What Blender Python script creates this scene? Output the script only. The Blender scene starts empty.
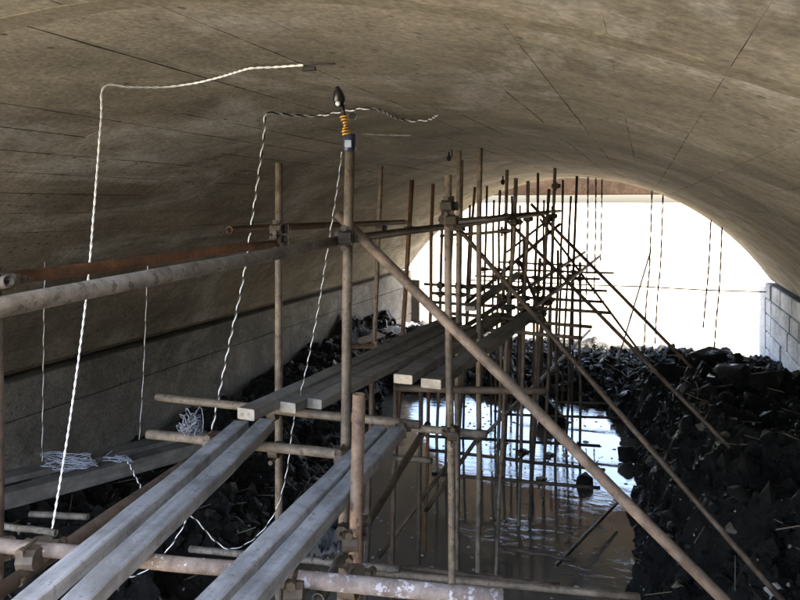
import bpy, bmesh, math, random
import numpy as np
from mathutils import Vector, Matrix, Euler

rng = random.Random(7)
nrg = np.random.default_rng(7)
scene = bpy.context.scene
COL = scene.collection
R_ = math.radians

# ------------------------------------------------------------------ camera
EYE = Vector((0.0, 0.0, 3.86))          # water level is z = 0
FPX, HZ, VPX = 680.0, 205.0, 645.0      # focal length, horizon and vanishing point of the 800 x 600 photograph
TH = math.atan((VPX - 400.0) / FPX)
FW = Vector((-math.sin(TH), math.cos(TH), 0.0))
RT = Vector((math.cos(TH), math.sin(TH), 0.0))
cam = bpy.data.cameras.new('camera')
cam.sensor_width = 36.0
cam.lens = FPX / 800.0 * 36.0
cam.shift_y = -(300.0 - HZ) / 800.0
cam.clip_start = 0.02
cam.clip_end = 3000.0
camo = bpy.data.objects.new('camera', cam)
COL.objects.link(camo)
camo.location = EYE
camo.rotation_euler = (R_(90), 0, TH)
scene.camera = camo

# ------------------------------------------------------------------ sky, sun, exposure
SUN_EL, SUN_AZ = R_(47), R_(90)         # the sun stands to the right of the tunnel (+X)
world = bpy.data.worlds.new('World')
scene.world = world
world.use_nodes = True
wn, wl = world.node_tree.nodes, world.node_tree.links
sky = wn.new('ShaderNodeTexSky')
sky.sky_type = 'NISHITA'
sky.sun_disc = False
sky.sun_elevation = SUN_EL
sky.sun_rotation = SUN_AZ
sky.air_density = 1.0
sky.dust_density = 5.0
sky.ozone_density = 1.0
wn['Background'].inputs['Strength'].default_value = 0.15
wl.new(sky.outputs[0], wn['Background'].inputs['Color'])
sun = bpy.data.lights.new('sun', 'SUN')
sun.energy = 5.0
sun.angle = R_(0.5)
sun.color = (1.0, 0.95, 0.86)
suno = bpy.data.objects.new('sun', sun)
COL.objects.link(suno)
suno.rotation_euler = (0, math.pi / 2 - SUN_EL, 0)
suno.location = (20, 0, 30)
vs = scene.view_settings
vs.view_transform = 'Standard'
vs.look = 'None'
vs.gamma = 1.0
vs.exposure = 3.95
vs.use_curve_mapping = False
scene.render.engine = 'CYCLES'
scene.cycles.use_denoising = True
scene.cycles.max_bounces = 10
scene.cycles.diffuse_bounces = 6
scene.cycles.glossy_bounces = 4
scene.cycles.sample_clamp_indirect = 12.0

# ------------------------------------------------------------------ the tunnel's measures
YN, YF = 0.70, 18.2                      # near and far portal
XL, XR = -6.25, 2.75                     # faces of the two side walls
XC, RAD, ZC = -1.75, 5.42, EYE.z - 4.72  # segmental vault: axis and radius
ZS = EYE.z - 1.745                       # springing


def ceil_z(x):
    return ZC + math.sqrt(max(RAD * RAD - (x - XC) ** 2, 0.01))


def ray(px):
    u = (px - 400.0) / FPX
    return FW + RT * u


def P(px, py, zc):                       # the point of the place seen at that pixel, zc metres ahead
    d = ray(px)
    return EYE + d * zc + Vector((0, 0, (HZ - py) / FPX * zc))


def PZ(px, py, z):                       # the same, on a level z metres from the eye (negative: below)
    return P(px, py, z * FPX / (HZ - py))


def PC(px, py, gap=0.02):                # the same, on the vault
    lo, hi = 0.3, 20.0
    for _ in range(40):
        m = (lo + hi) / 2
        q = P(px, py, m)
        if q.z < ceil_z(q.x) - gap: lo = m
        else: hi = m
    return P(px, py, lo)


# ------------------------------------------------------------------ materials
def new_mat(name):
    m = bpy.data.materials.new(name)
    m.use_nodes = True
    nt = m.node_tree
    return m, nt.nodes, nt.links, nt.nodes['Principled BSDF']


def nd(ns, t, **kw):
    n = ns.new(t)
    for k, v in kw.items():
        if k in n.inputs: n.inputs[k].default_value = v
        else: setattr(n, k, v)
    return n


def ramp(ns, ls, src, stops):
    r = ns.new('ShaderNodeValToRGB')
    els = r.color_ramp.elements
    while len(els) < len(stops): els.new(0.5)
    for e, (p, c) in zip(els, stops):
        e.position = p
        e.color = (c[0], c[1], c[2], 1) if isinstance(c, tuple) else (c, c, c, 1)
    ls.new(src, r.inputs[0])
    return r.outputs[0]


def mix(ns, ls, fac, a, b, mode='MIX'):
    n = ns.new('ShaderNodeMix')
    n.data_type = 'RGBA'
    n.blend_type = mode
    for s, v in ((0, fac), (6, a), (7, b)):
        if isinstance(v, (int, float)): n.inputs[s].default_value = v
        elif isinstance(v, tuple): n.inputs[s].default_value = (*v, 1)
        else: ls.new(v, n.inputs[s])
    return n.outputs[2]


def coords(ns, ls, world_space=True, scale=(1, 1, 1), rand=0.0):
    if world_space:
        src = ns.new('ShaderNodeNewGeometry').outputs['Position']
    else:
        src = ns.new('ShaderNodeTexCoord').outputs['Object']
        if rand:
            oi = ns.new('ShaderNodeObjectInfo')
            mu = nd(ns, 'ShaderNodeMath', operation='MULTIPLY')
            mu.inputs[1].default_value = rand
            ls.new(oi.outputs['Random'], mu.inputs[0])
            va = nd(ns, 'ShaderNodeVectorMath', operation='ADD')
            ls.new(src, va.inputs[0])
            ls.new(mu.outputs[0], va.inputs[1])
            src = va.outputs[0]
    mp = ns.new('ShaderNodeMapping')
    mp.inputs['Scale'].default_value = scale
    ls.new(src, mp.inputs[0])
    return mp.outputs[0]


def noise(ns, ls, vec, scale, detail=4, rough=0.55, dist=0.0):
    n = nd(ns, 'ShaderNodeTexNoise', Scale=scale, Detail=detail, Roughness=rough, Distortion=dist)
    ls.new(vec, n.inputs['Vector'])
    return n.outputs[0]


def bump(ns, ls, b, h, strength, dist=0.01):
    n = nd(ns, 'ShaderNodeBump', Strength=strength, Distance=dist)
    ls.new(h, n.inputs['Height'])
    ls.new(n.outputs[0], b.inputs['Normal'])


def obj_value(ns, ls, col, lo, hi):      # each piece a little lighter or darker than its neighbours
    oi = ns.new('ShaderNodeObjectInfo')
    mr = nd(ns, 'ShaderNodeMapRange')
    mr.inputs[3].default_value = lo
    mr.inputs[4].default_value = hi
    ls.new(oi.outputs['Random'], mr.inputs[0])
    return mix(ns, ls, 1.0, col, mr.outputs[0], 'MULTIPLY')


def mat_concrete(name, c0, c1, pale, pale_amt, pits=True, var=(0.93, 1.07), bstr=0.5):
    m, ns, ls, b = new_mat(name)
    w = coords(ns, ls)
    col = ramp(ns, ls, noise(ns, ls, w, 0.9, 9, 0.68), [(0.36, tuple(0.8 * v for v in c0)), (0.64, tuple(1.1 * v for v in c1))])
    st = coords(ns, ls, True, (2.2, 0.8, 2.2))
    col = mix(ns, ls, ramp(ns, ls, noise(ns, ls, st, 1.1, 5, 0.6, 0.5), [(0.5, 0.0), (0.8, 0.35)]), col,
              tuple(0.72 * v for v in c0))
    pf = ramp(ns, ls, noise(ns, ls, coords(ns, ls, True, (1.0, 0.55, 1.0)), 0.75, 9, 0.7, 1.2), [(0.52, 0.0), (0.66, pale_amt)])
    col = mix(ns, ls, pf, col, pale)
    fine = noise(ns, ls, w, 38, 6, 0.65)
    col = mix(ns, ls, 0.75, col, ramp(ns, ls, fine, [(0.28, 0.40), (0.72, 1.45)]), 'MULTIPLY')
    col = mix(ns, ls, 0.5, col, ramp(ns, ls, noise(ns, ls, w, 9, 5, 0.7), [(0.3, 0.6), (0.7, 1.35)]), 'MULTIPLY')
    h = fine
    if pits:
        v = nd(ns, 'ShaderNodeTexVoronoi', Scale=11.0, Randomness=1.0)
        ls.new(coords(ns, ls, True, (1, 0.8, 1)), v.inputs['Vector'])
        pm = ramp(ns, ls, v.outputs['Distance'], [(0.10, 1.0), (0.19, 0.0)])
        gate = ramp(ns, ls, noise(ns, ls, w, 1.7, 3), [(0.44, 0.0), (0.56, 0.9)])
        pm = mix(ns, ls, 1.0, pm, gate, 'MULTIPLY')
        col = mix(ns, ls, pm, col, tuple(0.35 * x for x in c0))
        h = mix(ns, ls, pm, fine, (0, 0, 0))
    col = mix(ns, ls, ramp(ns, ls, noise(ns, ls, w, 85, 3, 0.7), [(0.60, 0.0), (0.70, 0.55)]), col, tuple(0.4 * x for x in c0))
    col = obj_value(ns, ls, col, *var)
    ls.new(col, b.inputs['Base Color'])
    b.inputs['Roughness'].default_value = 0.9
    b.inputs['Specular IOR Level'].default_value = 0.25
    bump(ns, ls, b, h, bstr, 0.008)
    return m


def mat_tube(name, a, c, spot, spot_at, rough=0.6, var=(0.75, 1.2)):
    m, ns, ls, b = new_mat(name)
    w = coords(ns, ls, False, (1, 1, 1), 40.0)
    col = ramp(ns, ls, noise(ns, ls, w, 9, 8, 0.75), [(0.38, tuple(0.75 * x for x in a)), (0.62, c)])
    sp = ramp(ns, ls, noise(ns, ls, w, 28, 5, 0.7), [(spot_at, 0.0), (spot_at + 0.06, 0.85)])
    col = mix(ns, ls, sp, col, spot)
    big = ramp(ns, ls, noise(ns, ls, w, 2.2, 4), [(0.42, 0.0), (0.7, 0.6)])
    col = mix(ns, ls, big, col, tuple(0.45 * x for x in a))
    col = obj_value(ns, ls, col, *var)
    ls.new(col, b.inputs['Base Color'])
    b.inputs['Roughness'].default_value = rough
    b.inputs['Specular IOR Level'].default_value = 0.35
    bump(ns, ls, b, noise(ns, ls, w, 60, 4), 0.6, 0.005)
    return m


def mat_wood(name, a, c, var=(0.85, 1.12)):
    m, ns, ls, b = new_mat(name)
    w = coords(ns, ls, False, (26, 1.6, 26), 30.0)
    g = noise(ns, ls, w, 1.0, 6, 0.6, 0.4)
    col = ramp(ns, ls, g, [(0.3, a), (0.68, c)])
    w2 = coords(ns, ls, False, (1, 1, 1), 30.0)
    col = mix(ns, ls, ramp(ns, ls, noise(ns, ls, w2, 5, 6, 0.7), [(0.44, 0.0), (0.66, 0.75)]), col, tuple(0.5 * x for x in a))
    col = mix(ns, ls, ramp(ns, ls, noise(ns, ls, w2, 33, 5, 0.75), [(0.57, 0.0), (0.66, 0.7)]), col, (0.06, 0.055, 0.05))
    col = mix(ns, ls, ramp(ns, ls, noise(ns, ls, w2, 2.6, 7, 0.75, 0.8), [(0.52, 0.0), (0.6, 0.6)]), col, tuple(0.55 * (x + y) / 2 * k for x, y, k in zip(a, c, (1.05, 1.0, 0.92))))
    col = obj_value(ns, ls, col, *var)
    ls.new(col, b.inputs['Base Color'])
    b.inputs['Roughness'].default_value = 0.75
    b.inputs['Specular IOR Level'].default_value = 0.3
    bump(ns, ls, b, g, 0.5, 0.004)
    return m


def mat_plain(name, c, rough=0.6, metal=0.0, spec=0.5):
    m, ns, ls, b = new_mat(name)
    w = coords(ns, ls, False)
    col = mix(ns, ls, ramp(ns, ls, noise(ns, ls, w, 30, 4), [(0.3, 0.7), (0.7, 1.15)]), (0, 0, 0), c)
    ls.new(col, b.inputs['Base Color'])
    b.inputs['Roughness'].default_value = rough
    b.inputs['Metallic'].default_value = metal
    b.inputs['Specular IOR Level'].default_value = spec
    return m


M = {}
M['vault'] = mat_concrete('board_marked_concrete', (0.150, 0.130, 0.096), (0.225, 0.198, 0.150), (0.36, 0.345, 0.31), 0.75)
M['band'] = mat_concrete('smooth_mortar', (0.14, 0.12, 0.085), (0.165, 0.142, 0.102), (0.2, 0.175, 0.13), 0.3, False, (1, 1), 0.15)
M['joint'] = mat_concrete('joint_concrete', (0.075, 0.064, 0.047), (0.12, 0.104, 0.076), (0.2, 0.18, 0.15), 0.4, False, (1, 1))
M['lwall'] = mat_concrete('wall_concrete', (0.085, 0.078, 0.066), (0.145, 0.135, 0.116), (0.30, 0.29, 0.265), 0.5)
M['rwall'] = mat_concrete('pale_block', (0.34, 0.34, 0.34), (0.48, 0.48, 0.48), (0.65, 0.65, 0.65), 0.6)
M['beam'] = mat_concrete('brown_beam', (0.065, 0.036, 0.018), (0.115, 0.068, 0.036), (0.2, 0.14, 0.08), 0.4)
M['tan'] = mat_tube('tan_muddy_tube', (0.13, 0.099, 0.072), (0.26, 0.206, 0.152), (0.07, 0.045, 0.03), 0.57)
M['brown'] = mat_tube('brown_tube', (0.105, 0.072, 0.05), (0.21, 0.155, 0.112), (0.30, 0.27, 0.25), 0.66)
M['rust'] = mat_tube('rusty_tube', (0.13, 0.06, 0.03), (0.24, 0.12, 0.06), (0.05, 0.03, 0.02), 0.60)
M['orange'] = mat_tube('orange_rust_tube', (0.19, 0.115, 0.07), (0.30, 0.195, 0.125), (0.07, 0.04, 0.03), 0.56)
M['grey'] = mat_tube('grey_worn_tube', (0.115, 0.098, 0.077), (0.235, 0.208, 0.17), (0.06, 0.05, 0.04), 0.55)
M['paint'] = mat_tube('spattered_tube', (0.17, 0.125, 0.095), (0.32, 0.255, 0.205), (0.62, 0.62, 0.63), 0.585, 0.85, (0.8, 1.15))
M['crust'] = mat_tube('cement_crusted_tube', (0.17, 0.13, 0.11), (0.30, 0.25, 0.22), (0.50, 0.49, 0.52), 0.53, 0.9, (0.9, 1.1))
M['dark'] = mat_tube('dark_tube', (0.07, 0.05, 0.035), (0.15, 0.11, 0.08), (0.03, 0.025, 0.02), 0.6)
M['iron'] = mat_tube('coupler_iron', (0.05, 0.04, 0.03), (0.12, 0.09, 0.06), (0.2, 0.1, 0.05), 0.62, 0.55, (0.8, 1.2))
M['wood'] = mat_wood('grey_timber', (0.165, 0.163, 0.158), (0.32, 0.322, 0.32))
M['wood2'] = mat_wood('brown_grey_timber', (0.16, 0.15, 0.13), (0.27, 0.25, 0.215))
M['wood3'] = mat_wood('dark_timber', (0.06, 0.056, 0.05), (0.12, 0.112, 0.10))  # darker base colour, for the boards on the left ledge
M['end'] = mat_wood('cut_end_timber', (0.50, 0.43, 0.33), (0.66, 0.58, 0.46))
M['white'] = mat_plain('white_insulation', (0.85, 0.85, 0.85), 0.4)
M['black'] = mat_plain('black_plastic', (0.012, 0.012, 0.013), 0.35)
M['amber'] = mat_plain('amber_tape', (0.65, 0.33, 0.04), 0.45)
M['navy'] = mat_plain('navy_plastic', (0.02, 0.03, 0.07), 0.4)
M['silver'] = mat_plain('pale_label', (0.36, 0.40, 0.48), 0.4)
M['sheet'] = mat_plain('white_sheet', (0.75, 0.76, 0.8), 0.6)
M['net'] = mat_plain('grey_net', (0.15, 0.16, 0.185), 0.8)
M['cloth'] = mat_plain('dark_cloth', (0.02, 0.022, 0.028), 0.9)
M['boardtan'] = mat_wood('tan_board', (0.42, 0.36, 0.27), (0.55, 0.48, 0.38))
M['steelwire'] = mat_plain('dark_wire', (0.05, 0.04, 0.035), 0.6)


def mat_rubble(name, a, c, pale):
    m, ns, ls, b = new_mat(name)
    w = coords(ns, ls)
    col = ramp(ns, ls, noise(ns, ls, w, 3.0, 8, 0.7), [(0.35, a), (0.7, c)])
    fine = noise(ns, ls, w, 26, 7, 0.7)
    col = mix(ns, ls, ramp(ns, ls, fine, [(0.66, 0.0), (0.74, 0.5)]), col, pale)
    ls.new(col, b.inputs['Base Color'])
    rg = ramp(ns, ls, noise(ns, ls, w, 5, 4), [(0.36, 0.25), (0.46, 0.8)])
    ls.new(rg, b.inputs['Roughness'])
    b.inputs['Specular IOR Level'].default_value = 0.25
    bump(ns, ls, b, fine, 1.0, 0.04)
    return m


M['rubble'] = mat_rubble('wet_black_rubble', (0.007, 0.0064, 0.0058), (0.022, 0.0198, 0.017), (0.08, 0.075, 0.07))
M['brownrock'] = mat_rubble('brown_stone', (0.028, 0.023, 0.017), (0.07, 0.058, 0.045), (0.14, 0.125, 0.105))
M['palerock'] = mat_rubble('pale_stone', (0.16, 0.14, 0.11), (0.28, 0.25, 0.2), (0.4, 0.38, 0.34))
M['chip'] = mat_rubble('pale_chip', (0.30, 0.29, 0.28), (0.5, 0.48, 0.46), (0.7, 0.7, 0.7))
M['straw'] = mat_plain('straw', (0.22, 0.18, 0.13), 0.7)


def mat_water():
    m, ns, ls, b = new_mat('muddy_water')
    w = coords(ns, ls)
    ls.new(ramp(ns, ls, noise(ns, ls, w, 0.6, 4), [(0.3, (0.085, 0.081, 0.073)), (0.7, (0.13, 0.124, 0.112))]), b.inputs['Base Color'])
    b.inputs['Roughness'].default_value = 0.02
    b.inputs['IOR'].default_value = 1.7
    h = noise(ns, ls, coords(ns, ls, True, (1.0, 2.2, 1)), 3.5, 5, 0.6, 0.6)
    gate = ramp(ns, ls, noise(ns, ls, w, 0.5, 2), [(0.42, 0.1), (0.62, 1.0)])
    bump(ns, ls, b, mix(ns, ls, gate, (0.5, 0.5, 0.5), h), 0.22, 0.03)
    return m


M['water'] = mat_water()


def mat_ground(name, ca, cb):
    m, ns, ls, b = new_mat(name)
    w = coords(ns, ls)
    col = ramp(ns, ls, noise(ns, ls, w, 0.35, 8, 0.65), [(0.3, ca), (0.7, cb)])
    col = mix(ns, ls, ramp(ns, ls, noise(ns, ls, w, 1.3, 6, 0.7), [(0.56, 0.0), (0.64, 0.9)]), col, tuple(0.13 * v for v in ca))
    ls.new(col, b.inputs['Base Color'])
    b.inputs['Roughness'].default_value = 0.95
    bump(ns, ls, b, noise(ns, ls, w, 6, 8, 0.7), 0.7, 0.06)
    return m


M['ground'] = mat_ground('brown_soil', (0.13, 0.105, 0.07), (0.20, 0.17, 0.12))
M['bounce'] = mat_ground('pale_bounce_ground', (0.50, 0.46, 0.38), (0.62, 0.58, 0.49))  # pale colour of the added sheet that throws sunlight onto the vault


# ------------------------------------------------------------------ object helpers
def mesh_of(name, verts, faces, smooth=False):
    me = bpy.data.meshes.new(name)
    me.from_pydata([tuple(v) for v in verts], [], faces)
    me.update()
    if smooth:
        me.polygons.foreach_set('use_smooth', [True] * len(me.polygons))
    return me


def link(name, me, mat=None, loc=(0, 0, 0), parent=None):
    o = bpy.data.objects.new(name, me)
    COL.objects.link(o)
    if me is not None and mat is not None and not me.materials:
        me.materials.append(M[mat] if isinstance(mat, str) else mat)
    loc = Vector(loc)
    if parent is not None:
        o.parent = parent
        base = Vector(parent.location)
        q = parent.parent
        while q is not None:
            base += Vector(q.location)
            q = q.parent
        loc = loc - base
    o.location = loc
    return o


def thing(name, label, cat, loc=(0, 0, 0), group=None):
    o = link(name, None, None, loc)
    return tag(o, label, cat, group)


def tag(o, label=None, cat=None, group=None, kind=None):
    if label: o['label'] = label
    if cat: o['category'] = cat
    if group: o['group'] = group
    if kind: o['kind'] = kind
    return o


def box_mesh(name, x0, x1, y0, y1, z0, z1, bevel=0.0):
    bm = bmesh.new()
    bmesh.ops.create_cube(bm, size=1.0)
    for v in bm.verts:
        v.co = Vector(((x0 + x1) / 2 + v.co.x * (x1 - x0), (y0 + y1) / 2 + v.co.y * (y1 - y0), (z0 + z1) / 2 + v.co.z * (z1 - z0)))
    if bevel:
        bmesh.ops.bevel(bm, geom=bm.edges[:], offset=bevel, segments=1, affect='EDGES')
    me = bpy.data.meshes.new(name)
    bm.to_mesh(me)
    bm.free()
    return me


def frame_of(d):
    d = d.normalized()
    a = Vector((0, 0, 1)) if abs(d.z) < 0.9 else Vector((1, 0, 0))
    s = d.cross(a).normalized()
    return s, s.cross(d).normalized()


def tube_mesh(name, pts, r, seg=12, hollow=True):
    """A tube along the points (local to the first one), its ends open like a scaffold tube's."""
    p0 = pts[0]
    s, t = frame_of(pts[-1] - pts[0])
    vs_, fs = [], []
    for p in pts:
        for k in range(seg):
            a = 2 * math.pi * k / seg
            vs_.append(p - p0 + (s * math.cos(a) + t * math.sin(a)) * r)
    n = len(pts)
    for i in range(n - 1):
        for k in range(seg):
            k2 = (k + 1) % seg
            fs.append((i * seg + k, i * seg + k2, (i + 1) * seg + k2, (i + 1) * seg + k))
    d = (pts[-1] - pts[0]).normalized()
    for end, sg in ((0, 1), (n - 1, -1)):
        if hollow:
            b1 = len(vs_)
            for dep in (0.0, 0.10):
                for k in range(seg):
                    a = 2 * math.pi * k / seg
                    vs_.append(pts[end] - p0 + d * sg * dep + (s * math.cos(a) + t * math.sin(a)) * r * 0.8)
            for k in range(seg):
                k2 = (k + 1) % seg
                fs.append((end * seg + k, end * seg + k2, b1 + k2, b1 + k))
                fs.append((b1 + k, b1 + k2, b1 + seg + k2, b1 + seg + k))
            fs.append(tuple(b1 + seg + k for k in range(seg)))
        else:
            fs.append(tuple(end * seg + k for k in range(seg)))
    me = mesh_of(name, vs_, fs, True)
    return me


def tube(name, a, b, mat, parent, r=0.024, seg=12, wob=0.004, n=6, hollow=True):
    pts = []
    s, t = frame_of(b - a)
    for i in range(n):
        f = i / (n - 1)
        w = wob * (1 if 0 < i < n - 1 else 0)
        pts.append(a.lerp(b, f) + s * rng.uniform(-w, w) + t * rng.uniform(-w, w))
    return link(name, tube_mesh(name, pts, r, seg, hollow), mat, a, parent)


def smooth_path(pts, sub=10):
    out = []
    n = len(pts)
    for i in range(n - 1):
        p0, p1, p2, p3 = pts[max(i - 1, 0)], pts[i], pts[i + 1], pts[min(i + 2, n - 1)]
        for k in range(sub):
            t = k / sub
            out.append(0.5 * ((2 * p1) + (p2 - p0) * t + (2 * p0 - 5 * p1 + 4 * p2 - p3) * t * t + (3 * p1 - p0 - 3 * p2 + p3) * t ** 3))
    out.append(pts[-1].copy())
    return out


def resample(path, step):
    out = [path[0].copy()]
    acc = 0.0
    for a, b in zip(path, path[1:]):
        L = (b - a).length
        while L > 1e-9 and acc + L >= step:
            f = (step - acc) / L
            a = a.lerp(b, f)
            L = (b - a).length
            out.append(a.copy())
            acc = 0.0
        acc += L
    return out


def cord_geom(path, r, seg, twist=None, phase=0.0, off=0.0):
    vs_, fs = [], []
    n = len(path)
    s = None
    dist = 0.0
    for i, p in enumerate(path):
        d = (path[min(i + 1, n - 1)] - path[max(i - 1, 0)])
        d = d.normalized() if d.length > 1e-9 else Vector((0, 0, 1))
        if s is None:
            s, _ = frame_of(d)
        s = (s - d * s.dot(d))
        s = s.normalized() if s.length > 1e-6 else frame_of(d)[0]
        t = d.cross(s)
        if i: dist += (p - path[i - 1]).length
        c = p
        if twist:
            a = 2 * math.pi * dist / twist + phase
            c = p + (s * math.cos(a) + t * math.sin(a)) * off
        for k in range(seg):
            a = 2 * math.pi * k / seg
            vs_.append(c + (s * math.cos(a) + t * math.sin(a)) * r)
        if i:
            for k in range(seg):
                k2 = (k + 1) % seg
                fs.append(((i - 1) * seg + k, (i - 1) * seg + k2, i * seg + k2, i * seg + k))
    fs.append(tuple(range(seg)))
    fs.append(tuple((n - 1) * seg + k for k in range(seg)))
    return vs_, fs


def twisted_wire(pts, label, r=0.0045, twist=0.075, group='twisted wires strung from the vault', dark='black', sub=10, name='twisted_wire', whitem='white'):
    path = resample(smooth_path(pts, sub), twist / 7)
    p0 = path[0]
    root = thing(name, label, 'wire', p0, group)
    for nm, ph, mt in (('pale_strand' if whitem == 'white' else 'strand', 0.0, whitem), ('dark_strand', math.pi, dark)):
        v, f = cord_geom([p - p0 for p in path], r, 5, twist, ph, r * 1.02)
        link(nm, mesh_of(nm, v, f, True), mt, p0, root)
    return root


# ------------------------------------------------------------------ noise for the rubble
VG = {}


def vnoise(x, y, seed):
    if seed not in VG:
        VG[seed] = np.random.default_rng(seed).random((257, 257))
    g = VG[seed]
    xi, yi = np.floor(x).astype(int), np.floor(y).astype(int)
    fx, fy = x - xi, y - yi
    fx, fy = fx * fx * (3 - 2 * fx), fy * fy * (3 - 2 * fy)
    a, b_ = g[xi % 256, yi % 256], g[(xi + 1) % 256, yi % 256]
    c, d = g[xi % 256, (yi + 1) % 256], g[(xi + 1) % 256, (yi + 1) % 256]
    return (a * (1 - fx) + b_ * fx) * (1 - fy) + (c * (1 - fx) + d * fx) * fy - 0.5


def sstep(a, b, x):
    t = np.clip((x - a) / (b - a), 0.0, 1.0)
    return t * t * (3 - 2 * t)


def heap(x, y):
    """Height of the rubble above the water inside the tunnel."""
    x, y = np.asarray(x, float), np.asarray(y, float)
    wob = vnoise(x * 0.9 + 3, y * 0.9, 1) * 0.9 + vnoise(x * 2.3, y * 2.3 + 9, 2) * 0.5
    xr = np.interp(y, [-6, 2, 5, 7.2, 9.5, 11.7, 13, 14.5, 17], [0.6, 0.1, -0.35, -0.55, -0.5, -0.75, -1.1, -1.4, -1.2])
    xl = np.interp(y, [-6, 2, 6.8, 9, 11.1, 13, 15, 17], [-2.6, -2.6, -2.9, -3.4, -4.0, -4.7, -4.8, -4.0])
    hr = np.interp(y, [-6, 0, 3, 6, 9, 11, 12.5, 14, 16, 18.5], [0.9, 1.2, 1.45, 1.5, 1.45, 1.35, 1.1, 0.5, 0.30, 0.15])
    hl = np.interp(y, [-6, 2, 6, 9, 11, 14, 16, 18.5], [0.7, 0.75, 0.75, 0.7, 0.9, 1.3, 0.8, 0.2])
    right = -0.4 + (hr + 0.4) * sstep(0, 1.5, x - xr + wob * 0.4)
    left = -0.4 + (hl + 0.4) * sstep(0, np.interp(y, [8, 13], [2.0, 1.1]), xl - x + wob * 0.5)
    far = -0.4 + 0.72 * sstep(12.6, 14.2, y + wob * 0.6) - 0.16 * sstep(16.5, 18.4, y)
    h = np.maximum(np.maximum(right, left), far)
    land = sstep(-0.3, 0.25, h)
    f = (vnoise(x * 1.7, y * 1.7, 3) * 0.34 + vnoise(x * 3.9, y * 3.9, 4) * 0.22 + vnoise(x * 8.1, y * 8.1, 5) * 0.13 + vnoise(x * 17, y * 17, 6) * 0.07)
    return h + f * (0.25 + 0.75 * land)


# ================================================================== SETTING
# ---- ground: one sheet to the horizon, dug out where the tunnel stands
def build_ground():
    xs = sorted(set([-900, -400, -150, -70, -45, -35] + list(np.arange(-28, 29, 1.5)) + [-7.0, 3.5] + [35, 45, 70, 150, 400, 900]))
    ys = sorted(set([-900, -300, -120, -60, -40] + list(np.arange(-28, -2.5, 1.5)) + [-2.2, -1.6, -1.2, 0, 6, 12, 17.6, 18.35] + list(np.arange(19.5, 60, 1.5)) + [70, 90, 150, 400, 900]))
    X, Y = np.meshgrid(xs, ys, indexing='ij')
    Z = 0.10 + (vnoise(X * 0.31, Y * 0.31, 11) + 0.5 * vnoise(X * 0.8, Y * 0.8, 12)) * 0.35
    Z = Z + np.interp(Y, [-900, 18, 24, 40, 60, 120, 900], [0.1, 0.0, 0.0, 1.2, 2.6, 4.0, 6.0])
    inside = (X > -7.3) & (X < 3.8) & (Y > -1.3) & (Y < 18.0)
    Z = np.where(inside, -0.9, Z)
    idx = np.arange(X.size).reshape(X.shape)
    f = np.stack([idx[:-1, :-1], idx[1:, :-1], idx[1:, 1:], idx[:-1, 1:]], -1).reshape(-1, 4)
    me = mesh_of('ground', np.stack([X, Y, Z], -1).reshape(-1, 3), f.tolist(), True)
    tag(link('ground', me, 'ground'), kind='structure')


build_ground()

def build_bounce_sheet():  # unseen pale sheet, added behind on the left to bounce sun into the tunnel
    X, Y = np.meshgrid(np.arange(-46, -4.4, 0.8), np.arange(-40, 0.5, 0.8), indexing='ij')
    e = np.minimum.reduce([X + 46, Y + 40, -4.8 - X, 0.3 - Y])
    Z = -0.5 + 0.9 * sstep(0, 1.2, e) + 0.2 * vnoise(X * 0.7, Y * 0.7, 71)
    idx = np.arange(X.size).reshape(X.shape)
    f = np.stack([idx[:-1, :-1], idx[1:, :-1], idx[1:, 1:], idx[:-1, 1:]], -1).reshape(-1, 4)
    tag(link('bounce_sheet', mesh_of('bounce_sheet', np.stack([X, Y, Z], -1).reshape(-1, 3), f.tolist(), True), 'bounce'), kind='structure')


build_bounce_sheet()

tag(link('water', mesh_of('water', [(XL - 0.05, -1.25, 0), (XR + 0.05, -1.25, 0), (XR + 0.05, 16.8, 0), (XL - 0.05, 16.8, 0)], [(0, 1, 2, 3)]), 'water'),
    kind='structure')

# ---- the tunnel
tunnel = thing('arch_tunnel', 'low segmental concrete vault on side walls, spanning the flooded passage', 'tunnel', (XC, YN, 0))
A0 = math.asin((XR - XC + 0.03) / RAD)    # half angle of the vault


def build_vault():
    n = 40
    vs_, fs = [], []
    for y in (YN, YF):
        for r in (RAD + 0.007, RAD + 0.55):
            for i in range(n + 1):
                a = -A0 - 0.01 + 2 * (A0 + 0.01) * i / n
                vs_.append((XC + r * math.sin(a), y, ZC + r * math.cos(a)))
    m = n + 1
    for i in range(n):
        fs.append((i, i + 1, 2 * m + i + 1, 2 * m + i))                     # intrados
        fs.append((m + i, 3 * m + i, 3 * m + i + 1, m + i + 1))             # extrados
        fs.append((i, m + i, m + i + 1, i + 1))
        fs.append((2 * m + i, 2 * m + i + 1, 3 * m + i + 1, 3 * m + i))
    fs.append((0, 2 * m, 3 * m, m))
    fs.append((n, m + n, 3 * m + n, 2 * m + n))
    base = Vector((XC, YN, 0))
    me = mesh_of('vault', [Vector(v) - base for v in vs_], fs)
    return link('vault', me, 'joint', base, tunnel)


vault = build_vault()

NST = 35
DA = 2 * A0 / NST


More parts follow.
